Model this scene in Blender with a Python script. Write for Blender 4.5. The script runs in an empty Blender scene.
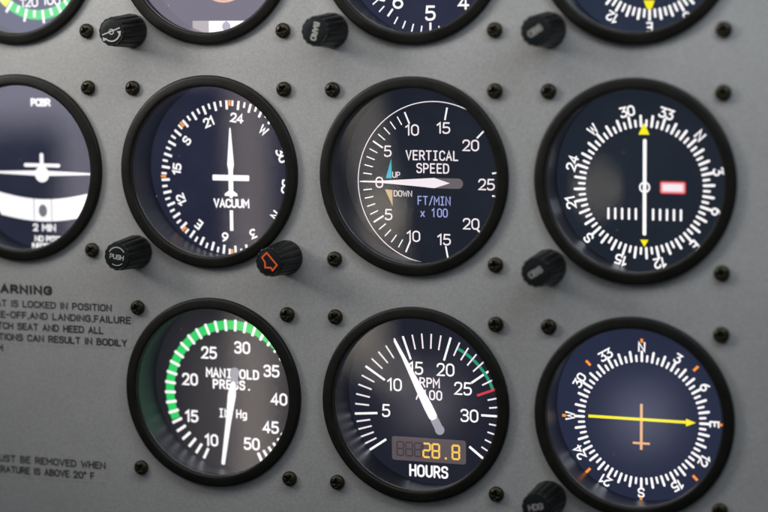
import bpy, bmesh, math, random
from mathutils import Matrix, Euler, Vector
random.seed(7)
S = 0.001                      # build in millimetres, link in metres
sc = bpy.context.scene
col = sc.collection
PI = math.pi
R = math.radians
UP = Matrix.Rotation(PI/2, 4, 'X')     # panel plane stands upright in the world

# ---------------------------------------------------------------- layout (mm, panel axes: x right, y up, z out of the panel)
CX = [-164.55, -82.45, 0.0, 82.97]
CY = [84.65, 0.0, -84.63]
HP = 31.45                     # half pitch of the mounting holes
ZP = -1.5                      # panel surface
ZS = -20.0                     # display surface

# ---------------------------------------------------------------- materials
def mat(name, base, rough=0.5, metal=0.0, spec=0.5, emit=None, strength=1.0, coat=0.0):
    m = bpy.data.materials.new(name); m.use_nodes = True
    b = m.node_tree.nodes['Principled BSDF']
    b.inputs['Base Color'].default_value = (*base, 1)
    b.inputs['Roughness'].default_value = rough
    b.inputs['Metallic'].default_value = metal
    b.inputs['Specular IOR Level'].default_value = spec
    if emit:
        b.inputs['Emission Color'].default_value = (*emit, 1)
        b.inputs['Emission Strength'].default_value = strength
    if coat: b.inputs['Coat Weight'].default_value = coat
    return m

def noise(nt, scale, detail=4, rough=0.6, coord='Object'):
    tc = nt.nodes.new('ShaderNodeTexCoord')
    n = nt.nodes.new('ShaderNodeTexNoise')
    n.inputs['Scale'].default_value = scale; n.inputs['Detail'].default_value = detail; n.inputs['Roughness'].default_value = rough
    nt.links.new(tc.outputs[coord], n.inputs['Vector'])
    return n
def ramp(nt, src, stops):
    r = nt.nodes.new('ShaderNodeValToRGB')
    e = r.color_ramp.elements
    while len(e) < len(stops): e.new(0.5)
    for k, (p, c) in enumerate(stops):
        e[k].position = p; e[k].color = (*c, 1)
    nt.links.new(src, r.inputs[0]); return r
def bump(nt, src, strength, dist):
    b = nt.nodes.new('ShaderNodeBump'); b.inputs['Strength'].default_value = strength; b.inputs['Distance'].default_value = dist
    nt.links.new(src, b.inputs['Height']); return b
def mix(nt, a, b, fac, mode='MIX'):
    n = nt.nodes.new('ShaderNodeMix'); n.data_type = 'RGBA'; n.blend_type = mode
    for s, v in ((n.inputs[0], fac), (n.inputs[6], a), (n.inputs[7], b)):
        if isinstance(v, bpy.types.NodeSocket): nt.links.new(v, s)
        elif isinstance(v, tuple): s.default_value = (*v, 1)
        else: s.default_value = v
    return n.outputs[2]

def paint_material(name, k=1.0, rough=0.42):
    m = mat(name, (0.3, 0.3, 0.29), rough, 0.0, 0.5)
    nt = m.node_tree; b = nt.nodes['Principled BSDF']
    grain = noise(nt, 1100, 2, 0.6)
    big = noise(nt, 22, 5, 0.6)
    g = ramp(nt, grain.outputs[0], [(0.3, (0.265*k, 0.262*k, 0.255*k)), (0.7, (0.325*k, 0.322*k, 0.315*k))])
    w = ramp(nt, big.outputs[0], [(0.35, (0.94, 0.94, 0.94)), (0.7, (1.03, 1.03, 1.03))])
    c = mix(nt, g.outputs[0], w.outputs[0], 1.0, 'MULTIPLY')
    # scattered pale dust specks
    tc = nt.nodes.new('ShaderNodeTexCoord')
    v = nt.nodes.new('ShaderNodeTexVoronoi'); v.inputs['Scale'].default_value = 90
    nt.links.new(tc.outputs['Object'], v.inputs['Vector'])
    sp = ramp(nt, v.outputs['Distance'], [(0.02, (1, 1, 1)), (0.045, (0, 0, 0))])
    gate = ramp(nt, noise(nt, 60, 1).outputs[0], [(0.62, (0, 0, 0)), (0.66, (0.45, 0.45, 0.45))])
    f = mix(nt, sp.outputs[0], gate.outputs[0], 1.0, 'MULTIPLY')
    nt.links.new(mix(nt, c, (0.55, 0.55, 0.53), f), b.inputs['Base Color'])
    rr = ramp(nt, big.outputs[0], [(0.3, (rough*0.88,)*3), (0.7, (rough*1.12,)*3)])
    nt.links.new(rr.outputs[0], b.inputs['Roughness'])
    nt.links.new(bump(nt, grain.outputs[0], 0.35, 0.00006).outputs[0], b.inputs['Normal'])
    return m
M_panel = paint_material('grey_panel_paint')
M_film = paint_material('placard_film', 1.0, 0.40)

def black_plastic(name, base, rough, dust=0.25, scale=700):
    m = mat(name, base, rough, 0.0, 0.18)
    nt = m.node_tree; b = nt.nodes['Principled BSDF']
    n = noise(nt, scale, 3, 0.6)
    n2 = noise(nt, 60, 4, 0.7)
    tc = nt.nodes.new('ShaderNodeTexCoord')
    v = nt.nodes.new('ShaderNodeTexVoronoi'); v.inputs['Scale'].default_value = 170
    nt.links.new(tc.outputs['Object'], v.inputs['Vector'])
    sp = ramp(nt, v.outputs['Distance'], [(0.03, (1, 1, 1)), (0.07, (0, 0, 0))])
    gate = ramp(nt, noise(nt, 130, 1).outputs[0], [(0.62, (0, 0, 0)), (0.66, (dust,)*3)])
    f = mix(nt, sp.outputs[0], gate.outputs[0], 1.0, 'MULTIPLY')
    w = ramp(nt, n2.outputs[0], [(0.35, base), (0.75, tuple(x*1.35+0.002 for x in base))])
    nt.links.new(mix(nt, w.outputs[0], (0.4, 0.38, 0.34), f), b.inputs['Base Color'])
    rr = ramp(nt, n2.outputs[0], [(0.3, (rough*0.8,)*3), (0.75, (rough*1.25,)*3)])
    nt.links.new(rr.outputs[0], b.inputs['Roughness'])
    nt.links.new(bump(nt, n.outputs[0], 0.3, 0.00005).outputs[0], b.inputs['Normal'])
    return m
M_bezel = black_plastic('matt_black_bezel', (0.0055, 0.0052, 0.004), 0.45, 0.4)
M_ring = mat('glossy_black_ring', (0.06, 0.06, 0.065), 0.2, 0.6, 0.6)
M_tube = mat('satin_housing_wall', (0.20, 0.22, 0.27), 0.42, 1.0, 0.5)
M_knob = black_plastic('black_knob_plastic', (0.006, 0.006, 0.006), 0.34, 0.12, 500)
M_cap = black_plastic('knob_cap', (0.006, 0.0085, 0.009), 0.4, 0.15, 500)
M_screw = black_plastic('black_oxide_steel', (0.024, 0.021, 0.013), 0.36, 0.2, 900)
M_screw.node_tree.nodes['Principled BSDF'].inputs['Metallic'].default_value = 0.55
M_ink = mat('black_print', (0.02, 0.02, 0.02), 0.5)
M_orange_print = mat('orange_print', (0.75, 0.10, 0.012), 0.5)
M_silver_print = mat('worn_silver_print', (0.34, 0.33, 0.30), 0.45)
M_grey_print = mat('worn_grey_print', (0.22, 0.215, 0.20), 0.5)

mg = bpy.data.materials.new('cover_glass'); mg.use_nodes = True
nt = mg.node_tree; nt.nodes.clear()
o_ = nt.nodes.new('ShaderNodeOutputMaterial'); mx = nt.nodes.new('ShaderNodeMixShader')
tr = nt.nodes.new('ShaderNodeBsdfTransparent'); gl = nt.nodes.new('ShaderNodeBsdfGlossy'); fr = nt.nodes.new('ShaderNodeFresnel')
tr.inputs[0].default_value = (0.96, 0.97, 0.97, 1)
gl.inputs['Roughness'].default_value = 0.012; fr.inputs['IOR'].default_value = 2.3
nt.links.new(fr.outputs[0], mx.inputs[0]); nt.links.new(tr.outputs[0], mx.inputs[1]); nt.links.new(gl.outputs[0], mx.inputs[2]); 
dd = nt.nodes.new('ShaderNodeBsdfDiffuse'); dd.inputs[0].default_value = (.6, .6, .58, 1)
vd = nt.nodes.new('ShaderNodeTexVoronoi'); vd.inputs['Scale'].default_value = 260; tcd = nt.nodes.new('ShaderNodeTexCoord'); nt.links.new(tcd.outputs['Object'], vd.inputs['Vector'])
oi = nt.nodes.new('ShaderNodeObjectInfo'); va = nt.nodes.new('ShaderNodeVectorMath'); nt.links.new(tcd.outputs['Object'], va.inputs[0]); nt.links.new(oi.outputs['Location'], va.inputs[1]); nt.links.new(va.outputs[0], vd.inputs['Vector'])
speck = ramp(nt, vd.outputs['Distance'], [(0.04, (1, 1, 1)), (0.09, (0, 0, 0))])
ng = noise(nt, 150, 1); nt.links.new(va.outputs[0], ng.inputs['Vector'])
gate = ramp(nt, ng.outputs[0], [(0.60, (0, 0, 0)), (0.66, (.35, .35, .35))])
sm = noise(nt, 45, 4, .65); nt.links.new(va.outputs[0], sm.inputs['Vector'])
smear = ramp(nt, sm.outputs[0], [(0.45, (0, 0, 0)), (0.8, (.012, .012, .012))])
dm = nt.nodes.new('ShaderNodeMixShader')
nt.links.new(mix(nt, mix(nt, speck.outputs[0], gate.outputs[0], 1.0, 'MULTIPLY'), smear.outputs[0], 1.0, 'ADD'), dm.inputs[0])
nt.links.new(mx.outputs[0], dm.inputs[1]); nt.links.new(dd.outputs[0], dm.inputs[2]); nt.links.new(dm.outputs[0], o_.inputs[0])
M_glass = mg

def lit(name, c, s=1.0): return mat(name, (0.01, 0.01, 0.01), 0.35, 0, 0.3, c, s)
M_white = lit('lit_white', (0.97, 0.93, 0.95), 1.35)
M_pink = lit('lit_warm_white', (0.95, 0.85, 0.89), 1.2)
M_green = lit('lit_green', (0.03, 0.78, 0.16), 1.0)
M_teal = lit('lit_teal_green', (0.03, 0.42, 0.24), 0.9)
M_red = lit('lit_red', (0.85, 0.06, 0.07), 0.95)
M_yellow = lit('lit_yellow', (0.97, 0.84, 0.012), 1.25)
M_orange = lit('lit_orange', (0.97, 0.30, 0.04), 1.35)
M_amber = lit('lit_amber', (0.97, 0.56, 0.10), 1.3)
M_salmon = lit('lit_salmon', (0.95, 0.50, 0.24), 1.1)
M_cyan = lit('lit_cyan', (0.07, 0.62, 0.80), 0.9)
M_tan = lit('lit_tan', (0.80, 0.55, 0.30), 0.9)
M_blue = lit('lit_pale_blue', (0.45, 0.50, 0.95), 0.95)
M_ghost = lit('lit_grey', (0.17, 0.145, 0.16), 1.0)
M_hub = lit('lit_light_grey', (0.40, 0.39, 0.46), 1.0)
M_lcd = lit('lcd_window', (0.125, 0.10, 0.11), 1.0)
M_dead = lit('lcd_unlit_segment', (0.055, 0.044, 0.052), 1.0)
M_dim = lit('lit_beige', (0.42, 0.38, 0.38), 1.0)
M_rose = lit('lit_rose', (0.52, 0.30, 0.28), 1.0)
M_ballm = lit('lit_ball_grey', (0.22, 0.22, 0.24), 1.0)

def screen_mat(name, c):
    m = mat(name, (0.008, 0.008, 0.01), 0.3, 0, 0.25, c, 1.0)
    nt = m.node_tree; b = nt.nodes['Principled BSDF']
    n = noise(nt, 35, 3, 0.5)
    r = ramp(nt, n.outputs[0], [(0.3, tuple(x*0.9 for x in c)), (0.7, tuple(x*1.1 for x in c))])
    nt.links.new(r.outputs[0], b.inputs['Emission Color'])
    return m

# ---------------------------------------------------------------- object helpers
def tag(o, label=None, cat=None, group=None, kind=None):
    if label: o['label'] = label
    if cat: o['category'] = cat
    if group: o['group'] = group
    if kind: o['kind'] = kind
def thing(name, x, y, z, label, cat, group=None, rz=0.0):
    o = bpy.data.objects.new(name, None); col.objects.link(o)
    o.empty_display_size = 0.01
    o.matrix_world = UP @ Matrix.Translation((x*S, y*S, z*S)) @ Matrix.Rotation(rz, 4, 'Z')
    tag(o, label, cat, group); return o
def link(name, me, m, parent=None, smooth=False):
    o = bpy.data.objects.new(name, me); col.objects.link(o)
    if m is not None and not me.materials: me.materials.append(m)
    if smooth:
        for p in me.polygons: p.use_smooth = True
    if parent is not None: o.parent = parent
    return o

class MB:
    """collects faces in millimetres; build() makes ONE mesh object"""
    def __init__(s, step=.003): s.v = []; s.f = []; s.layer = 0; s.step = step
    def dz(s): s.layer += 1; return s.step*s.layer
    def add(s, vs, fs):
        n = len(s.v); s.v += vs; s.f += [tuple(i+n for i in f) for f in fs]
    def poly(s, pts, z=0.0, layer=True):
        zz = z + (s.dz() if layer else 0)
        a = sum(pts[i][0]*pts[(i+1) % len(pts)][1]-pts[(i+1) % len(pts)][0]*pts[i][1] for i in range(len(pts)))
        if a < 0: pts = pts[::-1]
        s.add([(x, y, zz) for x, y in pts], [tuple(range(len(pts)))])
    def ribbon(s, pts, w, z=0.0, cap='round', closed=False):
        zz = z + s.dz()
        p = [pts[0]]
        for q in pts[1:]:
            if math.hypot(q[0]-p[-1][0], q[1]-p[-1][1]) > 1e-4: p.append(q)
        if closed and math.hypot(p[0][0]-p[-1][0], p[0][1]-p[-1][1]) < 1e-4: p.pop()
        n = len(p); h = w/2; L = []; Rr = []
        def d(a, b):
            l = math.hypot(b[0]-a[0], b[1]-a[1]); return ((b[0]-a[0])/l, (b[1]-a[1])/l)
        for i in range(n):
            if closed: a, b = d(p[i-1], p[i]), d(p[i], p[(i+1) % n])
            elif i == 0: a = b = d(p[0], p[1])
            elif i == n-1: a = b = d(p[-2], p[-1])
            else: a, b = d(p[i-1], p[i]), d(p[i], p[i+1])
            nx, ny = -(a[1]+b[1]), a[0]+b[0]; l = math.hypot(nx, ny) or 1e-6; nx, ny = nx/l, ny/l
            c = max(0.5, nx*-a[1]+ny*a[0]); k = h/c
            L.append((p[i][0]+nx*k, p[i][1]+ny*k)); Rr.append((p[i][0]-nx*k, p[i][1]-ny*k))
        vs = []; fs = []
        for a, b in zip(L, Rr): vs += [(a[0], a[1], zz), (b[0], b[1], zz)]
        m = n if closed else n-1
        for i in range(m):
            j = (i+1) % n; fs.append((2*i, 2*i+1, 2*j+1, 2*j))
        s.add(vs, fs)
        if cap == 'round' and not closed:
            for e, f in ((p[0], d(p[1], p[0])), (p[-1], d(p[-2], p[-1]))):
                t = math.atan2(f[1], f[0])
                s.add([(e[0]+h*math.cos(t-PI/2+PI*k/8), e[1]+h*math.sin(t-PI/2+PI*k/8), zz) for k in range(9)], [tuple(range(9))])
    def disc(s, x, y, r, z=0.0, n=40, ry=None, a0=0.0):
        s.poly([(x+r*math.cos(a0+2*PI*k/n), y+(ry or r)*math.sin(a0+2*PI*k/n)) for k in range(n)], z)
    def arc(s, r, w, a0, a1, z=0.0, x=0, y=0, cap=None, n=None):
        """clockwise-from-up degrees"""
        n = n or max(6, int(abs(a1-a0)/2.5))
        s.ribbon([(x+r*math.sin(R(a0+(a1-a0)*k/n)), y+r*math.cos(R(a0+(a1-a0)*k/n))) for k in range(n+1)], w, z, cap)
    def tick(s, a, r0, r1, w, z=0.0, cap=None):
        a = R(a); s.ribbon([(r0*math.sin(a), r0*math.cos(a)), (r1*math.sin(a), r1*math.cos(a))], w, z, cap)
    def lathe(s, prof, n=96, x=0, y=0):
        base = len(s.v); m = len(prof)
        for k in range(n):
            t = 2*PI*k/n
            for r, z in prof: s.v.append((x+r*math.cos(t), y+r*math.sin(t), z))
        for k in range(n):
            a, b = base+k*m, base+((k+1) % n)*m
            for i in range(m-1): s.f.append((a+i, b+i, b+i+1, a+i+1))
    def mesh(s, name):
        me = bpy.data.meshes.new(name)
        me.from_pydata([(a*S, b*S, c*S) for a, b, c in s.v], [], s.f); me.update(); return me
    def build(s, name, m, parent=None, smooth=False):
        return link(name, s.mesh(name), m, parent, smooth)

# ---------------------------------------------------------------- stroke lettering (cap height 1)
def soft(path, closed=False):
    pts = []; n = len(path)
    for i, p in enumerate(path):
        r = p[2] if len(p) > 2 else 0
        if r == 0 or (not closed and i in (0, n-1)): pts.append((p[0], p[1])); continue
        a, b = path[i-1], path[(i+1) % n]
        la = math.hypot(a[0]-p[0], a[1]-p[1]); lb = math.hypot(b[0]-p[0], b[1]-p[1])
        q = min(r, la*(0.5 if len(a) > 2 and a[2] else 1)*0.999, lb*(0.5 if len(b) > 2 and b[2] else 1)*0.999)
        A = (p[0]+(a[0]-p[0])*q/la, p[1]+(a[1]-p[1])*q/la); B = (p[0]+(b[0]-p[0])*q/lb, p[1]+(b[1]-p[1])*q/lb)
        for k in range(7):
            t = k/6; w = 0.62   # rational curve close to a circular arc
            u = (1-t)**2; v = 2*t*(1-t)*w*1.15; x = t*t; z = u+v+x
            pts.append(((A[0]*u+p[0]*v+B[0]*x)/z, (A[1]*u+p[1]*v+B[1]*x)/z))
    return pts
O_ = lambda w, r: ('c', [(0, 0, r), (w, 0, r), (w, 1, r), (0, 1, r)])
G = {
 '0': (.6, [O_(.6, .3)]), 'O': (.66, [O_(.66, .3)]), 'Q': (.66, [O_(.66, .3), [(.4, .25), (.68, -.04)]]),
 '1': (.34, [[(.0, .78), (.26, 1), (.26, 0)]]),
 '2': (.58, [[(0, .76), (0, 1, .28), (.56, 1, .28), (.56, .56, .2), (0, 0), (.58, 0)]]),
 '3': (.58, [[(0, .84), (.04, 1, .22), (.55, 1, .27), (.55, .53, .22), (.2, .53)], [(.2, .53), (.58, .53, .26), (.58, 0, .28), (.0, 0, .25), (0, .17)]]),
 'T3': (.58, [[(0, 1), (.56, 1), (.25, .6), (.58, .6, .28), (.58, 0, .3), (0, 0, .26), (0, .14)]]),
 '4': (.62, [[(.46, 0), (.46, 1), (0, .26), (.64, .26)]]),
 '5': (.58, [[(.54, 1), (.07, 1), (.03, .56), (.58, .62, .27), (.58, 0, .3), (0, 0, .25), (0, .15)]]),
 '6': (.6, [[(.46, 1), (0, .62, .3), (0, 0, .3), (.6, 0, .3), (.6, .6, .28), (.02, .6, .25), (.0, .3)]]),
 '7': (.58, [[(0, 1), (.58, 1), (.2, 0)]]),
 '8': (.6, [('c', [(.04, .54, .2), (.04, 1, .24), (.56, 1, .24), (.56, .54, .2)]), ('c', [(0, 0, .27), (.6, 0, .27), (.6, .54, .25), (0, .54, .25)])]),
 '9': (.6, [[(.14, 0), (.6, .38, .3), (.6, 1, .3), (0, 1, .3), (0, .4, .28), (.58, .4, .25), (.6, .7)]]),
 'A': (.64, [[(0, 0), (.32, 1), (.64, 0)], [(.12, .33), (.52, .33)]]),
 'B': (.58, [('c', [(0, 0), (.58, 0, .26), (.58, .54, .24), (0, .54)]), [(0, .54), (0, 1), (.53, 1, .24), (.53, .54, .2), (.3, .54)]]),
 'C': (.6, [[(.6, .78), (.6, 1, .28), (0, 1, .3), (0, 0, .3), (.6, 0, .28), (.6, .22)]]),
 'D': (.62, [('c', [(0, 0), (.62, 0, .34), (.62, 1, .34), (0, 1)])]),
 'E': (.52, [[(.52, 1), (0, 1), (0, 0), (.52, 0)], [(0, .52), (.44, .52)]]),
 'F': (.5, [[(.5, 1), (0, 1), (0, 0)], [(0, .5), (.42, .5)]]),
 'G': (.64, [[(.6, .8), (.6, 1, .28), (0, 1, .3), (0, 0, .3), (.62, 0, .28), (.62, .48), (.36, .48)]]),
 'H': (.6, [[(0, 0), (0, 1)], [(.6, 0), (.6, 1)], [(0, .52), (.6, .52)]]),
 'I': (.06, [[(.03, 0), (.03, 1)]]),
 'Im': (.4, [[(.2, 0), (.2, 1)], [(0, 0), (.4, 0)], [(0, 1), (.4, 1)]]),
 'J': (.5, [[(.5, 1), (.5, 0, .26), (0, 0, .25), (0, .25)]]),
 'K': (.6, [[(0, 0), (0, 1)], [(.56, 1), (0, .42)], [(.17, .6), (.6, 0)]]),
 'L': (.5, [[(0, 1), (0, 0), (.5, 0)]]),
 'M': (.72, [[(0, 0), (0, 1), (.36, .38), (.72, 1), (.72, 0)]]),
 'N': (.62, [[(0, 0), (0, 1), (.62, 0), (.62, 1)]]),
 'P': (.56, [[(0, 0), (0, 1), (.56, 1, .27), (.56, .46, .25), (0, .46)]]),
 'R': (.58, [[(0, 0), (0, 1), (.56, 1, .27), (.56, .48, .25), (0, .48)], [(.3, .48), (.6, 0)]]),
 'S': (.58, [[(.56, .82), (.56, 1, .26), (0, 1, .27), (0, .55, .24), (.58, .52, .24), (.58, 0, .27), (0, 0, .26), (0, .18)]]),
 'T': (.6, [[(0, 1), (.6, 1)], [(.3, 1), (.3, 0)]]),
 'U': (.6, [[(0, 1), (0, 0, .3), (.6, 0, .3), (.6, 1)]]),
 'V': (.62, [[(0, 1), (.31, 0), (.62, 1)]]),
 'W': (.84, [[(0, 1), (.2, 0), (.42, .8), (.64, 0), (.84, 1)]]),
 'X': (.6, [[(0, 0), (.6, 1)], [(0, 1), (.6, 0)]]),
 'Y': (.62, [[(0, 1), (.31, .48), (.62, 1)], [(.31, .48), (.31, 0)]]),
 'Z': (.58, [[(0, 1), (.58, 1), (0, 0), (.58, 0)]]),
 'x': (.5, [[(0, 0), (.5, .62)], [(0, .62), (.5, 0)]]),
 'g': (.52, [('c', [(0, .02, .2), (.5, .02, .2), (.5, .66, .2), (0, .66, .2)]), [(.5, .66), (.5, -.26, .24), (.04, -.26, .1)]]),
 '/': (.46, [[(0, -.05), (.46, 1.05)]]), '-': (.34, [[(0, .48), (.34, .48)]]),
 '.': (.06, [[(.0, 0), (.06, 0)]]), ',': (.08, [[(.06, .04), (.0, -.14)]]),
 '*': (.26, [('c', [(0, .74, .12), (.26, .74, .12), (.26, 1, .12), (0, 1, .12)])]), ' ': (.3, []),
}
def glyph(mb, ch, T, w, z, flat3=False, mono=False):
    key = 'T3' if ch == '3' and flat3 else ('Im' if ch == 'I' and mono else ch)
    for st in G[key][1]:
        closed = isinstance(st, tuple)
        p = soft(st[1] if closed else st, closed)
        mb.ribbon([T(x, y) for x, y in p], w, z, 'round', closed)
def text(mb, s, x, y, h, w, ang=0.0, z=0.0, gap=.24, align='c', mono=None, sx=1.0, flat3=False):
    """centred on (x, y); ang in degrees counter-clockwise; mono = cell advance in units of h"""
    def gw(ch): return G['T3' if ch == '3' and flat3 else ('Im' if ch == 'I' and mono else ch)][0]*sx
    xs = []; cur = 0
    for ch in s:
        if mono: xs.append(cur+(mono-gw(ch))/2 - (.1*sx if ch == '1' else 0)); cur += mono
        else: xs.append(cur); cur += gw(ch)+gap
    tot = cur if mono else cur-gap
    off = {'c': -tot/2, 'l': 0, 'r': -tot}[align]
    c, sn = math.cos(R(ang)), math.sin(R(ang)); hh = h-w
    for ch, x0 in zip(s, xs):
        def T(px, py, x0=x0):
            a = (x0+off+px*sx)*h; b = (py-.5)*hh
            return (x+a*c-b*sn, y+a*sn+b*c)
        glyph(mb, ch, T, w, z, flat3, bool(mono))
    return tot*h
def rrect(x0, y0, x1, y1, r, n=6):
    pts = []
    for cx_, cy_, a in ((x1-r, y1-r, 0), (x0+r, y1-r, 90), (x0+r, y0+r, 180), (x1-r, y0+r, 270)):
        for k in range(n+1):
            t = R(a+90*k/n); pts.append((cx_+r*math.cos(t), cy_+r*math.sin(t)))
    return pts

# ---------------------------------------------------------------- the panel sheet, cut out for the instruments
HOLES = [(c, r) for r in range(3) for c in range(4) if (c, r) != (0, 2)]
bx = [CX[0]-41.2, (CX[0]+CX[1])/2, (CX[1]+CX[2])/2, (CX[2]+CX[3])/2, CX[3]+41.4]
by = [CY[0]+42.3, (CY[0]+CY[1])/2, (CY[1]+CY[2])/2, CY[2]-42.3]
pm = MB()
def quad(x0, y0, x1, y1, z=ZP): pm.add([(x0, y0, z), (x1, y0, z), (x1, y1, z), (x0, y1, z)], [(0, 1, 2, 3)])
X0, X1, Y0, Y1 = -330, 230, -210, 190
quad(X0, by[3], bx[0], by[0]); quad(bx[4], by[3], X1, by[0]); quad(X0, by[0], X1, Y1); quad(X0, Y0, X1, by[3])
for r in range(3):
    for c in range(4):
        x0, x1, y1, y0 = bx[c], bx[c+1], by[r], by[r+1]
        if (c, r) not in HOLES: quad(x0, y0, x1, y1); continue
        cx_, cy_ = CX[c], CY[r]
        angs = sorted([2*PI*k/72 for k in range(72)] + [math.atan2(yy-cy_, xx-cx_) % (2*PI) for xx in (x0, x1) for yy in (y0, y1)])
        inn, out = [], []
        for t in angs:
            dx, dy = math.cos(t), math.sin(t)
            k = min(((x1-cx_)/dx if dx > 1e-9 else (x0-cx_)/dx if dx < -1e-9 else 1e9), ((y1-cy_)/dy if dy > 1e-9 else (y0-cy_)/dy if dy < -1e-9 else 1e9))
            inn.append((cx_+35*dx, cy_+35*dy, ZP)); out.append((cx_+k*dx, cy_+k*dy, ZP))
        n = len(angs)
        pm.add(inn+out, [(i, n+i, n+(i+1) % n, (i+1) % n) for i in range(n)])
for a, b in (((X0, Y0), (X1, Y0)), ((X1, Y0), (X1, Y1)), ((X1, Y1), (X0, Y1)), ((X0, Y1), (X0, Y0))):
    pm.add([(a[0], a[1], ZP), (a[0], a[1], ZP-2.5), (b[0], b[1], ZP-2.5), (b[0], b[1], ZP)], [(0, 1, 2, 3)])
panel = thing('instrument_panel', 0, 0, 0, 'grey painted metal instrument panel that carries all the round gauges', 'instrument panel')
# printed placards on thin film
def film(pts, name, label):
    m = MB(); z0, z1 = ZP+0.01, ZP+0.06; n = len(pts)
    m.add([(x, y, z1) for x, y in pts]+[(x, y, z0) for x, y in pts], [tuple(range(n))]+[(i, n+i, n+(i+1) % n, (i+1) % n) for i in range(n)])
    m.f[0] = m.f[0] if sum(pts[i][0]*pts[(i+1) % n][1]-pts[(i+1) % n][0]*pts[i][1] for i in range(n)) > 0 else m.f[0][::-1]
    o = m.build(name, M_film, panel); o['label'] = label; return o
wp = soft([(-222, -44.9, 1.5), (-150.4, -44.9, 2), (-148.2, -50.9, 1.5), (-125.2, -51.2, 1.5), (-123.6, -56.2, 1.2), (-116.2, -56.4, 1.5), (-116.9, -69.8, 1.5), (-172, -70.2, 1.2), (-173, -74.6, 1.5), (-222, -74.6, 1.5)][::-1], True)
sc_ = MB(.0003)
rs = random.Random(11)
for _ in range(46):
    x, y, a, L_ = rs.uniform(-185, 120), rs.uniform(-125, 75), rs.uniform(-.5, .9), rs.uniform(1.5, 8)
    if any(math.hypot(x-CX[c], y-CY[r]) < 46 for c, r in HOLES): continue
    n_ = 6; sc_.ribbon([(x+L_*k/n_*math.cos(a+.05*k), y+L_*k/n_*math.sin(a+.05*k)) for k in range(n_+1)], rs.choice((.06, .08, .12)), ZP+.012, None)
nf = len(pm.f); pm.add(sc_.v, sc_.f)
sheet = pm.build('panel_sheet', M_panel, panel); sheet.data.materials.append(mat('bare_scratch', (.42, .41, .39), .45))
for p in sheet.data.polygons[nf:]: p.material_index = 1
fp = film(wp, 'warning_placard', 'clear film placard with black seat latch warning text')
def fit_text(mb, s, xr, y, h, w, width, z, gap=.25):
    """right end at xr, the whole string stretched to width (mm)"""
    tot = sum(G[c][0] for c in s)+gap*(len(s)-1)
    k = width/(tot*h)
    text(mb, s, xr, y, h, w, 0, z, gap*k, 'r', None, k)
zt = ZP+0.10
m = MB(.0003); text(m, 'WARNING', -151.9, -48.2, 3.8, 1.12, 0, zt, .42, 'r', None, 1.2); m.build('heading', M_ink, fp)
m = MB(.0003)
def scaled(s, known, kw):       # stretch so that the known tail of the line has its measured width
    t = sum(G[c][0] for c in s)+.27*(len(s)-1); u = sum(G[c][0] for c in known)+.27*(len(known)-1)
    return kw*t/u
for s_, known, kw, xr, y in (('ASSURE THAT SEAT IS LOCKED IN POSITION', 'IS LOCKED IN POSITION', 44.2, -125.6, -53.95),
                  ('PRIOR TO TAXI,TAKE-OFF,AND LANDING.FAILURE', 'LANDING.FAILURE', 34.0, -117.4, -58.45),
                  ('TO PROPERLY LATCH SEAT AND HEED ALL', 'SEAT AND HEED ALL', 37.8, -129.5, -62.95),
                  ('SAFETY INSTRUCTIONS CAN RESULT IN BODILY', 'RESULT IN BODILY', 34.2, -119.3, -67.4),
                  ('INJURY OR DEATH', 'DEATH', 11.0, -174.6, -71.8)):
    fit_text(m, s_, xr, y, 2.9, .60, scaled(s_, known, kw), zt, .27)
m.build('lettering', M_ink, fp)
fp2 = film(soft([(-222, -113.2, 1.5), (-222, -123.8, 1.5), (-129, -123.8, 1.5), (-127.4, -113.2, 1.5)], True), 'winter_placard', 'clear film placard with two lines of black removal text')
m = MB(.0003)
fit_text(m, 'WINTERIZATION KIT MUST BE REMOVED WHEN', -130, -116.6, 2.95, .60, scaled('WINTERIZATION KIT MUST BE REMOVED WHEN', 'WHEN', 10.4), zt, .27)
fit_text(m, 'OUTSIDE AIR TEMPERATURE IS ABOVE 20* F', -135.1, -121.0, 2.95, .60, scaled('OUTSIDE AIR TEMPERATURE IS ABOVE 20* F', 'ABOVE 20* F', 21.9), zt, .27)
m.build('lettering', M_ink, fp2)

# ---------------------------------------------------------------- instruments
b_ = MB()
b_.lathe([(36.55, ZP), (36.6, -0.1), (36.45, .35), (36.05, .62), (35.4, .76), (33.9, .98), (32.95, 1.02), (32.5, .85), (32.35, .5), (32.3, -.9), (32.55, -1.15)], 128)
bez_me = b_.mesh('bezel'); bez_me.materials.append(M_bezel)
for p in bez_me.polygons: p.use_smooth = True
r_ = MB()
rp = [(32.55+.42*math.cos(t), -1.62+.42*math.sin(t)) for t in [PI*.5+PI*k/6 for k in range(7)]]
r_.lathe(rp+[(32.8, -2.2)], 128)
ring_me = r_.mesh('retaining_ring'); ring_me.materials.append(M_ring)
for p in ring_me.polygons: p.use_smooth = True
t_ = MB(); t_.lathe([(32.8, -2.2), (33.6, -2.9), (34.0, -19.98)], 128)
tube_me = t_.mesh('housing'); tube_me.materials.append(M_tube)
for p in tube_me.polygons: p.use_smooth = True
g_ = MB(); g_.poly([(32.7*math.cos(2*PI*k/96), 32.7*math.sin(2*PI*k/96)) for k in range(96)], -1.95, False)
glass_me = g_.mesh('cover_glass'); glass_me.materials.append(M_glass)

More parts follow.
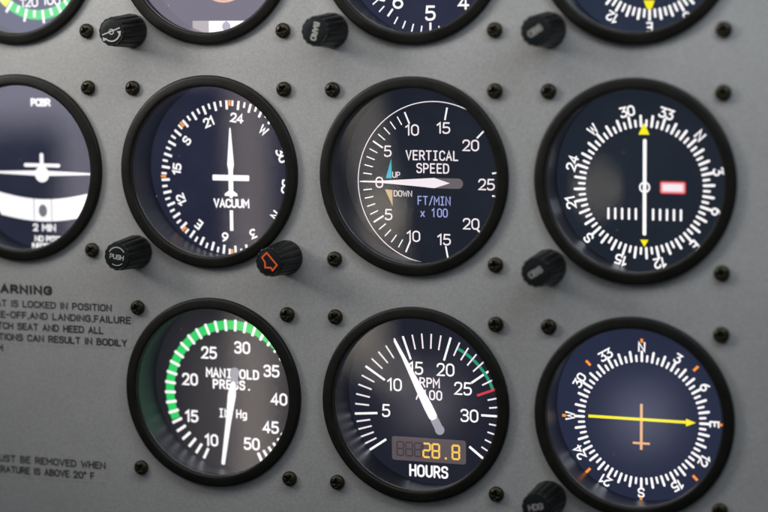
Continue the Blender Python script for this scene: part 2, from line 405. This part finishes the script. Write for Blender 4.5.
GROUP = 'round gauges set in the instrument panel'
class Dial:
    def __init__(s, name, c, r, dx, dy, bg, label, cat='gauge'):
        s.t = thing(name, CX[c], CY[r], 0, label, cat, GROUP)
        link('bezel', bez_me, None, s.t); link('retaining_ring', ring_me, None, s.t)
        link('housing', tube_me, None, s.t)
        link('cover_glass', glass_me, None, s.t)
        m = MB(); m.poly([(34.2*math.cos(2*PI*k/96), 34.2*math.sin(2*PI*k/96)) for k in range(96)], ZS, False)
        s.scr = m.build('display_screen', screen_mat('screen_of_'+name, bg), s.t)
        s.dx, s.dy, s.z = dx, dy, 0.03
    def put(s, name, mb, m, label=None):
        """marks shown on the display, in dial coordinates"""
        me = mb.mesh(name); o = link(name, me, m, s.scr)
        o.location = (s.dx*S, s.dy*S, (ZS+s.z)*S); s.z += mb.step*mb.layer + 0.02
        if label: o['label'] = label
        return o

# --- vertical speed
d = Dial('vertical_speed_gauge', 2, 1, 1.2, -3.96, (.012, .0155, .027), 'round vertical speed gauge with a flat white needle pointing left at 0', 'gauge')
m = MB(); m.arc(30.4, .34, 165, 395, n=110); d.put('scale_ring', m, M_pink)
m = MB()
an = {0: 270, 5: 302.3, 10: 336.5, 15: 370.8, 20: 405}
for k, a in an.items():
    m.tick(a, 24, 28.7, .62)
    if k: m.tick(540-a, 24, 28.7, .62)
for a in (80, 100.5): m.tick(a, 23.2, 28, .6)
for a, b in ((270, 302.3), (302.3, 336.5)):
    for k in range(1, 5):
        q = a+(b-a)*k/5; m.tick(q, 25, 28.5, .42); m.tick(540-q, 25, 28.5, .42)
d.put('tick_marks', m, M_white)
m = MB()
for s_, x, y in (('0', -21.8, -.2), ('5', -18.3, 11.6), ('10', -8.5, 19.7), ('15', 3.9, 20.6), ('20', 14.6, 14.3), ('25', 20.7, -.1), ('20', 14.6, -14.9), ('15', 3.9, -21.1), ('10', -8.3, -20.2), ('5', -18.2, -12.3)):
    text(m, s_, x, y, 4.3, .56, gap=.2)
d.put('numerals', m, M_pink)
m = MB(); text(m, 'VERTICAL', -.6, 10.3, 3.8, .52, mono=.70, sx=.8); text(m, 'SPEED', -.4, 5.5, 3.8, .52, mono=.70, sx=.8); d.put('lettering', m, M_pink)
m = MB(); text(m, 'FT/MIN', 0, -6.6, 3.4, .42, mono=.66, sx=.76); text(m, 'x 100', 0, -11.1, 3.4, .42, mono=.66, sx=.76); d.put('lettering', m, M_blue, 'pale blue unit lettering')
m = MB(); text(m, 'UP', -14.9, 2.8, 2.3, .3, gap=.2, sx=.9); text(m, 'DOWN', -12.3, -4.2, 2.3, .3, gap=.2, sx=.9); d.put('lettering', m, M_pink, 'small up and down lettering')
m = MB(); m.poly([(-19.1, 1.5), (-16.7, 1.5), (-16.8, 8.9)]); d.put('up_arrow', m, M_cyan)
m = MB(); m.poly([(-19.5, -2.7), (-16.5, -3.0), (-16.4, -9.1)]); d.put('down_arrow', m, M_tan)
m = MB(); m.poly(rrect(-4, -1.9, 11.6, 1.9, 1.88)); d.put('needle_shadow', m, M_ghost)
m = MB(); m.poly([(-29.6, .22), (-20, .55), (-7, 1.45), (.4, 1.95), (6.4, .1), (.4, -1.85), (-7, -1.3), (-20, -.45), (-29.6, -.2)]); d.put('needle', m, M_pink)

# --- heading (vacuum)
def compass(d, h0, out_r, in_long, in_short, lw, num_r, nh, nw, inner, flat3):
    m = MB()
    for k in range(72):
        a = h0+k*5
        if inner == 'out': m.tick(a, in_long if k % 2 == 0 else in_short, out_r, lw if k % 2 == 0 else lw*.85)
        else: m.tick(a, in_long, out_r if k % 2 == 0 else in_short, lw if k % 2 == 0 else lw*.9, 0, 'round')
    d.put('tick_marks', m, M_white)
    m = MB()
    for k, s_ in enumerate(('N', '3', '6', 'E', '12', '15', 'S', '21', '24', 'W', '30', '33')):
        a = h0+30*k; text(m, s_, num_r*math.sin(R(a)), num_r*math.cos(R(a)), nh, nw, -a, gap=.18, flat3=flat3, sx=.92 if s_ != 'W' else .85)
    d.put('numerals', m, M_white)
d = Dial('directional_gyro', 1, 1, .44, -3.75, (.018, .021, .046), 'round heading gauge with white aircraft needle above the word VACUUM')
compass(d, 127.3, 29.9, 26.4, 27.7, .98, 23.3, 3.8, .74, 'out', True)
m = MB()
for a in range(0, 360, 45): m.tick(a, 27.8, 30.0, .95)
d.put('fixed_markers', m, M_orange)
m = MB()
m.poly([(-.3, 19.3), (.3, 19.3), (1.45, 5), (1.0, 3.0), (1.0, -4.6), (-1.0, -4.6), (-1.0, 3), (-1.45, 5)])
m.poly(rrect(-7.8, -1.15, 7.8, 1.1, .45)); m.poly([(-2.7, -7.1), (-2.7, -6.2), (-1.0, -5.0), (-.9, -3), (.9, -3), (1.0, -5.0), (2.7, -6.2), (2.7, -7.1)])
m.poly(rrect(-.7, -7.9, .7, -5, .5)); m.ribbon([(0, -12.6), (0, -20.6)], 1.45, 0, None)
d.put('aircraft_needle', m, M_white)
m = MB(); text(m, 'VACUUM', .1, -9.9, 3.6, .72, gap=.19, sx=.82); d.put('lettering', m, M_white)

# --- course indicator upper right
d = Dial('course_deviation_gauge', 3, 1, -1.5, -3.69, (.012, .018, .030), 'round gauge with upright white needle, two yellow triangles and one red lamp')
compass(d, 47.3, 25.7, 22.1, 24.1, .95, 27.9, 3.9, .68, 'in', True)
m = MB(); m.ribbon([(.4, 16.8), (.4, -16.8)], 1.35); d.put('needle', m, M_white)
m = MB(); m.arc(1.75, .62, 0, 360, x=.4, n=36); d.put('centre_circle', m, M_white)
m = MB()
for k in range(5):
    for sg in (-1, 1):
        m.ribbon([(.4+sg*(3.2+2.55*k), -8.0), (.4+sg*(3.2+2.55*k), -11.5)], .85)
d.put('deviation_dots', m, M_white)
m = MB(); m.poly([(-1.9, 19), (2.1, 19), (.3, 23), (-.1, 23)]); d.put('yellow_triangle', m, M_yellow)
m = MB(); m.poly([(-1.1, -19), (1.9, -19), (.4, -21.6)]); d.put('yellow_triangle', m, M_yellow, 'small yellow triangle pointing down')
m = MB(); m.poly(rrect(6.0, -2.2, 15.6, 2.4, .9)); d.put('red_flag', m, M_red)
m = MB(); m.poly(rrect(6.45, -1.75, 15.15, 1.95, .7)); d.put('flag_rim', m, lit('lit_flag_pink', (.95, .42, .45), 1.1))
m = MB(); m.poly(rrect(7.1, -1.15, 14.5, 1.35, .6)); d.put('flag_face', m, M_pink)

# --- manifold pressure
d = Dial('manifold_pressure_gauge', 1, 2, -.45, -3.97, (.013, .013, .018), 'round manifold pressure gauge with a green arc and white needle pointing down')
ta = [(10, 206.4), (15, 244), (20, 285), (25, 328.5), (30, 372), (35, 414), (40, 452), (45, 485.4), (50, 515.3)]
m = MB(); m.arc(27.3, 3.6, 246, 403.5); d.put('green_arc', m, M_green)
m = MB()
for (k0, a), (k1, b) in zip(ta, ta[1:]):
    for k in range(5): m.tick(a+(b-a)*k/5, 24.9, 29.5, 1.08, 0, 'round' if 0 else None)
m.tick(515.3, 24.9, 29.5, 1.2)
d.put('tick_marks', m, M_white)
m = MB()
for s_, x, y in (('10', -9.6, -18.9), ('15', -18.0, -9.8), ('20', -18.4, 4.9), ('25', -9.9, 15.9), ('30', 4.4, 18.6), ('35', 16.7, 10), ('40', 19.7, -.9), ('45', 16, -12.2), ('50', 7.8, -19.3)):
    text(m, s_, x, y, 4.9, .8, gap=.22, sx=.86)
d.put('numerals', m, M_white)
m = MB(); text(m, 'MANIFOLD', .1, 8.1, 3.9, .74, mono=.735, sx=.8); text(m, 'PRESS.', -.1, 3.7, 3.9, .74, mono=.735, sx=.8); text(m, 'IN Hg', 0, -7.7, 3.6, .58, mono=.70, sx=.8); d.put('lettering', m, M_white)
m = MB(); m.disc(1.1, 8.7, 1.95); m.ribbon([(1.1, 8.7), (.55, 3)], 3.1, 0, None); d.put('needle_shadow', m, M_hub)
u = Vector((-5.8, -37.2)).normalized(); n_ = Vector((-u.y, u.x)); P0 = Vector((1.1, 8.7))
pt = lambda t, w: tuple(P0+u*t+n_*w)
m = MB(); m.poly([pt(3.6, .3), pt(4.6, 1.1), pt(9, 1.75), pt(20, 1.15), pt(37.2, .75), pt(37.6, 0), pt(37.2, -.75), pt(20, -1.15), pt(9, -1.75), pt(4.6, -1.1), pt(3.6, -.3)]); d.put('needle', m, M_white)

# --- engine speed
d = Dial('tachometer', 2, 2, -1.54, -6.17, (.013, .0145, .027), 'round engine speed gauge with HOURS counter and amber digits below its needle')
ta = [(0, 236.1), (5, 265.3), (10, 302.4), (15, 340.2), (20, 377.3), (25, 414.9), (30, 450.2), (35, 487.4)]
mj, mn = MB(), MB()
for (k0, a), (k1, b) in zip(ta, ta[1:]):
    mj.tick(a, 20.9, 30.2, .85)
    for k in range(1, 5):
        q = a+(b-a)*k/5
        if k0 == 25 and k == 2: continue
        mn.tick(q, 24.2, 29.9, .6)
mj.tick(487.4, 20.3, 30.2, .95)
d.put('tick_marks', mj, M_white)
m = MB(); m.arc(27.4, 1.15, 24, 68.5); d.put('green_arc', m, M_teal)
d.put('fine_tick_marks', mn, M_pink)
m = MB(); m.tick(69.2, 20.7, 29.8, .95); d.put('red_line', m, M_red)
m = MB()
for s_, x, y in (('5', -17.2, -.5), ('10', -13.7, 9.7), ('15', -5.0, 16.5), ('20', 6.9, 16.5), ('25', 13.8, 9.7), ('30', 16.3, -.5)): text(m, s_, x, y, 5.0, .66, gap=.2, sx=.92)
d.put('numerals', m, M_white)
m = MB(); text(m, 'RPM', .4, 11.2, 3.9, .6, mono=.72, sx=.8); text(m, '/100', .1, 6.5, 3.9, .6, mono=.72, sx=.8); d.put('lettering', m, M_pink)
m = MB(); text(m, 'HOURS', -.1, -22.9, 4.8, .8, gap=.22, sx=.74); d.put('lettering', m, M_white, 'bold white lettering HOURS')
m = MB(); m.poly(rrect(-14.9, -19.3, 14.9, -10.1, 1)); d.put('hour_counter_window', m, M_lcd)
SEG = {'a': ((0, 1), (1, 1)), 'b': ((1, 1), (1, .5)), 'c': ((1, .5), (1, 0)), 'd': ((0, 0), (1, 0)), 'e': ((0, 0), (0, .5)), 'f': ((0, .5), (0, 1)), 'g': ((0, .5), (1, .5))}
def seg(mb, x, segs, w):
    for k in segs:
        (a, b), (c_, e) = SEG[k]
        fx = lambda q: x-1.35+q*2.7
        fy = lambda q: -17.4+q*5.2
        A, B = Vector((fx(a), fy(b))), Vector((fx(c_), fy(e))); dd = (B-A).normalized()*.12
        mb.ribbon([tuple(A+dd), tuple(B-dd)], w, 0, None)
m = MB()
for x in (-11.5, -7.9, -4.3): seg(m, x, 'abcdefg', .55)
seg(m, -.9, 'cf', .5)
d.put('unlit_digits', m, M_dead)
m = MB(); seg(m, -.8, 'abged', .75); seg(m, 2.9, 'abcdefg', .75); seg(m, 10.9, 'abcdefg', .75); m.poly([(6.5, -17.8), (7.3, -17.8), (7.3, -17.0), (6.5, -17.0)]); d.put('amber_digits', m, M_amber)
P0 = Vector((4.5, -6.6)); u = (Vector((-13.6, 27.6))-P0).normalized(); n_ = Vector((-u.y, u.x))
m = MB(); m.disc(P0.x, P0.y, 1.9); m.ribbon([tuple(P0), tuple(P0+u*6)], 3.3, 0, None); d.put('needle_shadow', m, M_hub)
m = MB(); m.poly([pt(4.4, .9), pt(5.5, 1.75), pt(10, 1.8), pt(16, 1.55), pt(26, .95), pt(34, .55), pt(38.6, .32), pt(38.6, -.32), pt(34, -.55), pt(26, -.95), pt(16, -1.55), pt(10, -1.8), pt(5.5, -1.75), pt(4.4, -.9)]); d.put('needle', m, M_white)

# --- lower right direction gauge
d = Dial('direction_finder_gauge', 3, 2, -1.95, -4.27, (.021, .027, .062), 'round compass gauge with a level yellow arrow pointing right and orange cross')
compass(d, 0, 25.2, 21.8, 23.7, .92, 27.0, 3.7, .64, 'in', True)
m = MB()
for k, a in enumerate(range(0, 360, 45)):
    if k % 2: m.tick(a, 27.2, 29.6, .95)
    else: m.tick(a, 28.6, 30.0, 1.0)
d.put('fixed_markers', m, M_orange)
m = MB(); m.ribbon([(0, 6), (0, -11)], 1.0, 0, None); m.ribbon([(-3.2, -8.6), (3.2, -8.6)], .8, 0, None); d.put('aircraft_symbol', m, M_salmon)
m = MB(); m.ribbon([(-20, .35), (17, .2)], 1.05, 0, None); m.poly([(16.6, 1.55), (20.2, .2), (16.6, -1.3)]); d.put('course_arrow', m, M_yellow)

# --- turn coordinator
d = Dial('turn_coordinator', 0, 1, -.6, -3.65, (.022, .026, .050), 'round turn gauge with white aircraft, cut off by the left edge')
m = MB(); m.poly([(-22.3, .35), (-3, .95), (3, .95), (22.3, .35), (22.3, -.35), (3, -1.1), (-3, -1.1), (-22.3, -.35)]); m.disc(0, -.5, 3.2)
m.ribbon([(0, 0), (0, 7.2)], 1.7); m.ribbon([(-7.4, 3.1), (7.6, 3.1)], 1.5); d.put('aircraft_symbol', m, M_white)
m = MB()
top = [(x, -7.0-3.5*math.cos(x/24*PI/2)) for x in range(-24, 25, 2)]
bot = [(x, -17.0-2.4*math.cos(x/20*PI/2)) for x in range(-19, 20, 2)]
m.poly(top+[(21.5, -13.5), (19.5, -16.5)]+bot[::-1]+[(-19.5, -16.5), (-21.5, -13.5)])
d.put('slip_tube', m, M_white)
m = MB(); m.ribbon([(-4, -10.4), (-4, -19.2)], .3, 0, None); m.ribbon([(4, -10.4), (4, -19.2)], .3, 0, None); d.put('tube_marks', m, M_ballm)
m = MB(); m.disc(0, -15.1, 1.9, ry=2.5); d.put('slip_ball', m, M_ballm)
m = MB(); text(m, 'PCBR', .3, 28.2, 3.2, .75, gap=.16, sx=.9); text(m, '2 MIN', .5, -21.9, 3.1, .62, gap=.22); d.put('lettering', m, M_white)
m = MB(); text(m, 'NO PITCH', 2.6, -26.4, 2.5, .55, gap=.16); text(m, 'INFORMATION', 3.2, -29.3, 2.3, .5, gap=.15); d.put('lettering', m, M_white)

# --- top row, seen only by their lower rims
d = Dial('airspeed_gauge', 0, 0, -.35, -3.65, (.030, .044, .098), 'round gauge with green and yellow arc in the top left corner')
m = MB(); m.arc(21.8, 3.8, 80, 218); d.put('green_arc', m, M_green)
m = MB(); m.arc(21.8, 3.8, 218, 285); d.put('yellow_arc', m, M_yellow)
m = MB()
for k in range(24):
    a = 184.3-10.2*(k-9)
    m.tick(a, 20, 25.2 if k % 2 == 0 else 22.8, 1.05)
d.put('tick_marks', m, M_white)
m = MB()
for s_, a in (('80', 123), ('100', 158.9), ('120', 193), ('140', 228)): text(m, s_, 17.2*math.sin(R(a)), 17.2*math.cos(R(a)), 3.9, .6, gap=.2)
d.put('numerals', m, M_white)

d = Dial('attitude_indicator', 1, 0, .65, -3.65, (.045, .04, .062), 'round lilac gauge with a pale box, second of the cut off top gauges')
m = MB(); m.poly([(-15.4, -24.4), (15.4, -24.4), (15.4, -32), (-15.4, -32)]); d.put('level_window', m, M_dim)
m = MB(); m.poly([(-8.5, -24.5), (7.2, -24.5), (7.2, -31.9), (-8.5, -31.9)]); d.put('window_centre', m, M_white)
m = MB(); m.disc(-1.1, -26.6, 1.8); m.ribbon([(-1.1, -26), (-1.1, -24.6)], 1.0, 0, None); d.put('level_ball', m, M_hub)
m = MB(); m.disc(-2, -6, 11.6); d.put('horizon_disc', m, M_rose)
m = MB(); m.arc(11.0, .5, 90, 270, x=-2, y=-6); m.arc(8.2, .5, 90, 270, x=-2, y=-6); d.put('roll_rings', m, M_salmon)

d = Dial('altimeter', 2, 0, .7, -3.65, (.028, .031, .066), 'round gauge with numerals 4, 5 and 6 cut off by the top edge')
m = MB()
for k in range(50):
    a = 181+7.2*k
    m.tick(a, 25.4 if k % 5 == 0 else 26.8, 28.8 if k % 5 == 0 else 29.8, .8 if k % 5 == 0 else .52)
d.put('tick_marks', m, M_white)
m = MB()
for k, a in ((5, 181), (6, 217), (4, 145), (7, 253), (3, 109), (8, 289), (9, 325), (0, 1), (1, 37), (2, 73)):
    rr = 21.9; text(m, str(k), rr*math.sin(R(a)), rr*math.cos(R(a)), 5.6, .85)
d.put('numerals', m, M_white)
m = MB(); m.poly([(-20.6, -17.2), (-18.6, -17.6), (-13, -10), (-4, 2), (2, -4)][:3]+[(-17, -12)]); d.put('needle', m, M_white)

d = Dial('radio_compass_gauge', 3, 0, .4, -3.65, (.021, .032, .062), 'round compass gauge with a small yellow triangle, in the top right of the frame')
compass(d, 90, 24.6, 21.2, 23.6, 1.0, 27.3, 3.7, .66, 'in', False)
m = MB(); m.poly([(-2.1, -17.8), (1.9, -17.8), (1.0, -20.4), (-.1, -21.3), (-1.1, -20.4)]); d.put('yellow_triangle', m, M_yellow)

# ---------------------------------------------------------------- screws
def screw_mesh(k):
    me = bpy.data.meshes.new('screw_head'); bm = bmesh.new()
    rng = random.Random(k); NR, NT, R0, H = 22, 88, 2.85, 2.3
    rings = []
    for i in range(NR+1):
        r = R0*math.sin(PI/2*i/NR)**.9 if i else 0
        row = []
        for j in range(1 if i == 0 else NT):
            t = 2*PI*j/NT; x, y = r*math.cos(t), r*math.sin(t)
            q = r/R0
            z = .75+1.55*math.sqrt(max(0, 1-(q**2.6)))
            ax, ay = abs(x), abs(y)
            lim = 1.75
            wdt = .42
            ins = max(min(wdt-ax, (lim-ay)*.8), min(wdt-ay, (lim-ax)*.8), .95-math.hypot(x, y))
            if ins > 0: z -= min(1.35, ins*5.5)
            row.append(bm.verts.new((x*S, y*S, z*S)))
        rings.append(row)
    for i in range(NR):
        a, b = rings[i], rings[i+1]
        for j in range(NT):
            if i == 0: bm.faces.new((a[0], b[j], b[(j+1) % NT]))
            else: bm.faces.new((a[j], b[j], b[(j+1) % NT], a[(j+1) % NT]))
    low = [bm.verts.new((v.co.x, v.co.y, 0)) for v in rings[-1]]
    for j in range(NT): bm.faces.new((rings[-1][j], low[j], low[(j+1) % NT], rings[-1][(j+1) % NT]))
    bm.to_mesh(me); bm.free()
    me.materials.append(M_screw)
    for p in me.polygons: p.use_smooth = True
    return me
SM = screw_mesh(1)
W = {(-1, 1): 'upper left', (1, 1): 'upper right', (-1, -1): 'lower left', (1, -1): 'lower right'}
NM = {(0, 0): 'gauge with green and yellow arc', (1, 0): 'lilac gauge at the top', (2, 0): 'gauge with numerals 4, 5 and 6', (3, 0): 'top right compass gauge',
      (0, 1): 'turn gauge at the left edge', (1, 1): 'gauge marked VACUUM', (2, 1): 'vertical speed gauge', (3, 1): 'gauge with the red lamp',
      (1, 2): 'manifold pressure gauge', (2, 2): 'gauge marked HOURS', (3, 2): 'gauge with the yellow arrow'}
KN = {(1, 0, -1, -1), (2, 0, -1, -1), (3, 0, -1, -1), (1, 1, -1, -1), (1, 1, 1, -1), (3, 1, -1, -1), (3, 2, -1, -1)}
SEEN = [(0, 0, 1, -1), (1, 0, 1, -1), (2, 0, 1, -1), (3, 0, 1, -1), (0, 1, 1, 1), (0, 1, 1, -1), (1, 1, -1, 1), (1, 1, 1, 1)]
SEEN += [(2, 1, a, b) for a in (-1, 1) for b in (1, -1)]+[(3, 1, -1, 1), (3, 1, 1, 1), (3, 1, 1, -1)]
SEEN += [(c, 2, a, b) for c in (1, 2) for a in (-1, 1) for b in (1, -1)]+[(3, 2, -1, 1), (3, 2, 1, 1), (3, 2, 1, -1)]
for c, r, sx, sy in SEEN:
    o = bpy.data.objects.new('cross_head_screw', SM); col.objects.link(o)
    o.matrix_world = UP @ Matrix.Translation(((CX[c]+sx*HP)*S, (CY[r]+sy*HP)*S, (ZP-.02)*S)) @ Matrix.Rotation(random.uniform(0, PI/2), 4, 'Z')
    tag(o, 'black screw at the %s corner of the %s' % (W[(sx, sy)], NM[(c, r)]), 'screw', 'black screws around the gauges')

# ---------------------------------------------------------------- knobs
def knob_mesh(seed):
    m = MB(); NT, NF = 168, 14
    prof = [(6.9, 0.0, 0), (7.25, .2, .2), (7.3, 1.2, .6), (7.15, 2.4, 1), (6.6, 9, 1), (6.15, 15.6, 1), (6.0, 16.1, .8), (5.75, 16.4, .3), (5.35, 16.5, 0), (5.25, 16.35, 0)]
    n = len(prof)
    for j in range(NT):
        t = 2*PI*j/NT; fl = abs(math.sin(t*NF/2))**.55       # rounded ridges with narrow grooves
        for r, z, k in prof:
            q = r-(1-fl)*.75*k; m.v.append((q*math.cos(t), q*math.sin(t), z))
    for j in range(NT):
        a, b = j*n, ((j+1) % NT)*n
        for i in range(n-1): m.f.append((a+i, b+i, b+i+1, a+i+1))
    me = m.mesh('knob_body'); me.materials.append(M_knob)
    for p in me.polygons: p.use_smooth = True
    return me
KM = knob_mesh(1)
c_ = MB(); c_.lathe([(5.3, 16.36), (5.1, 16.42), (2.5, 16.5), (0.001, 16.52)], 64)
CM = c_.mesh('cap'); CM.materials.append(M_cap)
for p in CM.polygons: p.use_smooth = True
def knob(c, r, sx, label, kind, turn):
    t = thing('control_knob', CX[c]+sx*HP, CY[r]-HP, ZP+.05, label, 'knob', 'black fluted knobs on the panel')
    b = link('knob_body', KM, None, t); b.rotation_euler.z = turn; b.scale = (.9, .9, 1)
    cap = link('cap', CM, None, t); cap.scale = (.9, .9, 1)
    m = MB(); z = 16.55; mt = M_silver_print
    if kind == 'attitude':
        m.ribbon([(-4.2, -1.3), (3.8, 1.6)], .5, z); m.arc(1.0, .45, 0, 360, z); m.arc(3.9, .6, 108, 228, z)
        m.poly([(4.4, .4), (2.6, .2), (4.2, -1.9)], z); m.poly([(-4.1, -2.2), (-2.0, -3.2), (-3.9, -4.0)], z)
    elif kind == 'baro': text(m, 'BARO', .1, 0, 2.5, .5, -105, z, gap=.16, sx=.95)
    elif kind == 'obs': text(m, 'OBS', 0, 0, 2.7, .62, 32, z, gap=.14); mt = M_grey_print
    elif kind == 'hdg': text(m, 'HDG', 0, .3, 2.7, .6, 12, z, gap=.14); mt = M_grey_print
    elif kind == 'push':
        text(m, 'PUSH', 0, -.2, 2.2, .42, -8, z, gap=.16); m.arc(3.9, .5, -60, 62, z); m.arc(3.8, .35, 140, 215, z)
    elif kind == 'bug':
        mt = M_orange_print
        p = [(-.9, 3.9), (3.6, -1.0), (1.6, -3.3), (.9, -2.2), (-1.7, -2.2), (-1.7, -.1), (-3.0, 1.9)]
        m.ribbon(p, .62, z, None, True)
    m.build('marking', mt, cap)
knob(1, 0, -1, 'black knob with a silver line and curved arrow, left of the lilac gauge', 'attitude', .1)
knob(2, 0, -1, 'black fluted knob marked BARO between two top gauges', 'baro', .25)
knob(3, 0, -1, 'black fluted knob with worn grey lettering beside the top right compass gauge', 'obs', .0)
knob(1, 1, -1, 'black fluted knob marked PUSH below left of the gauge marked VACUUM', 'push', .3)
knob(1, 1, 1, 'black fluted knob with an orange outlined arrow shape on its cap', 'bug', .15)
knob(3, 1, -1, 'black fluted knob with pale worn tag, below left of the red lamp gauge', 'obs', .4)
knob(3, 2, -1, 'black fluted knob at the bottom edge beside the yellow arrow gauge', 'hdg', .2)

# ---------------------------------------------------------------- light
def area(name, pos, target, size, power, color, sy=None):
    L = bpy.data.lights.new(name, 'AREA'); L.energy = power; L.color = color; L.size = size
    if sy: L.shape = 'RECTANGLE'; L.size_y = sy
    o = bpy.data.objects.new(name, L); col.objects.link(o)
    p, t = Vector(pos)*S, Vector(target)*S
    q = (t-p).to_track_quat('-Z', 'Y').to_matrix().to_4x4(); q.translation = p
    o.matrix_world = UP @ q; return o
area('window_light', (-110, 222, 140), (-60, 30, 0), .38, .59, (1.0, .97, .94), .09)
area('right_fill_light', (240, 232, 160), (90, 20, 0), .26, .64, (.82, .91, 1.0), .10)  # cool fill lamp added to lift the right side of the panel
sl = area('left_window_light', (-430, 190, 240), (-60, 60, 0), .14, .19, (1.0, .98, .95), .14)
sl.data.spread = R(60)

w = bpy.data.worlds.new('World'); sc.world = w; w.use_nodes = True
nt = w.node_tree; bg = nt.nodes['Background']
tc = nt.nodes.new('ShaderNodeTexCoord'); sp = nt.nodes.new('ShaderNodeSeparateXYZ'); nt.links.new(tc.outputs['Generated'], sp.inputs[0])
def mth(op, a, b=None):
    n = nt.nodes.new('ShaderNodeMath'); n.operation = op
    for s_, v in ((n.inputs[0], a), (n.inputs[1], b)):
        if v is None: continue
        if isinstance(v, bpy.types.NodeSocket): nt.links.new(v, s_)
        else: s_.default_value = v
    return n.outputs[0]
az = mth('MULTIPLY', mth('ARCTAN2', sp.outputs[0], mth('MULTIPLY', sp.outputs[1], -1.0)), 180/PI)
el = mth('MULTIPLY', mth('ARCSINE', sp.outputs[2]), 180/PI)
def edge(x, c, soft_, sign=1):      # smooth step
    n = nt.nodes.new('ShaderNodeMapRange'); n.interpolation_type = 'SMOOTHSTEP'
    nt.links.new(x, n.inputs[0]); n.inputs[1].default_value = c-soft_; n.inputs[2].default_value = c+soft_
    n.inputs[3].default_value, n.inputs[4].default_value = (0, 1) if sign > 0 else (1, 0)
    return n.outputs[0]
def box(a0, a1, e0, e1, sa, se):
    return mth('MULTIPLY', mth('MULTIPLY', edge(az, a0, sa), edge(az, a1, sa, -1)), mth('MULTIPLY', edge(el, e0, se), edge(el, e1, se, -1)))
BL = 2.2  # gain of the bright patches added to the world for glass reflections
acc = nt.nodes.new('ShaderNodeRGB').outputs[0]; acc.default_value = (.055, .062, .075, 1)
az2 = mth('ADD', az, mth('MULTIPLY', mth('ADD', el, 4.9), .17))      # skewed azimuth for a leaning bright streak added to the world
def lean(a0, a1, e0, e1, sa, se):
    return mth('MULTIPLY', mth('MULTIPLY', edge(az2, a0, sa), edge(az2, a1, sa, -1)), mth('MULTIPLY', edge(el, e0, se), edge(el, e1, se, -1)))
for msk, c in ((box(-31.8, -28.4, -3.3, .8, .3, .3), (1.15, 1.1, 1.35)),          # bright patches added as pale glare in the left gauges' glass
               (box(-28.4, -23.4, -2.1, .8, .3, .2), (1.15, 1.05, 1.3)),
               (box(-24.85, -24.25, -14, -2.1, .12, .3), (1.15, .97, .88)),     # tall bright streak added to reflect in the cover glass
               (box(-26.2, -23.3, -14, -8.6, .8, .8), (.28, .25, .25)),
               (box(-29.1, -28.4, -7, -3.3, .15, .2), (1.15, 1.05, 1.25)),
               (lean(-21.6, -21.15, -7.2, -2.4, .06, .3), (1.05, .93, .76)),
               (box(-22.1, -21.3, -9.6, -7.4, .1, .2), (1.2, 1.08, .9)),
               (box(-21.25, -20.95, -5.95, -5.35, .08, .1), (3.2, 2.9, 2.4)),
               (box(-21.1, -20.75, -10.05, -9.55, .1, .1), (2.2, 2.0, 1.7)),
               (box(-15.82, -15.58, -5.5, -4.8, .05, .08), (3.0, 2.7, 2.2)),
               (box(-20.5, -19.6, -11.0, -10.1, .8, .8), (1.1, 1.0, 1.15)),
               (box(-15.0, -14.0, -11.5, -10.4, .9, .9), (1.0, 1.0, 1.25)),
               (box(-40, 60, 12, 80, 8, 10), (.3, .32, .34))):
    n = nt.nodes.new('ShaderNodeMix'); n.data_type = 'RGBA'; n.blend_type = 'ADD'
    nt.links.new(msk, n.inputs[0]); nt.links.new(acc, n.inputs[6]); n.inputs[7].default_value = (c[0]*BL, c[1]*BL, c[2]*BL, 1); acc = n.outputs[2]
nt.links.new(acc, bg.inputs[0]); bg.inputs[1].default_value = 0.55

# ---------------------------------------------------------------- camera (solved from the screw positions)
cam = bpy.data.cameras.new('camera'); co = bpy.data.objects.new('camera', cam); col.objects.link(co)
cam.sensor_width = 36; cam.lens = 36*2249.43/768; cam.clip_start = .02; cam.clip_end = 50
rot = Euler((-.12301, .36762, -.01038), 'XYZ').to_matrix().to_4x4()
rot.translation = Vector((284.97, 69.01, 766.7))*S
co.matrix_world = UP @ rot
cam.dof.use_dof = True; cam.dof.focus_distance = .846; cam.dof.aperture_fstop = 5.2; cam.dof.aperture_blades = 7
sc.camera = co
sc.cycles.use_adaptive_sampling = False; sc.cycles.use_denoising = True; sc.cycles.sample_clamp_indirect = 4
sc.view_settings.view_transform = 'Standard'; sc.view_settings.look = 'None'; sc.view_settings.exposure = 0; sc.view_settings.gamma = 1
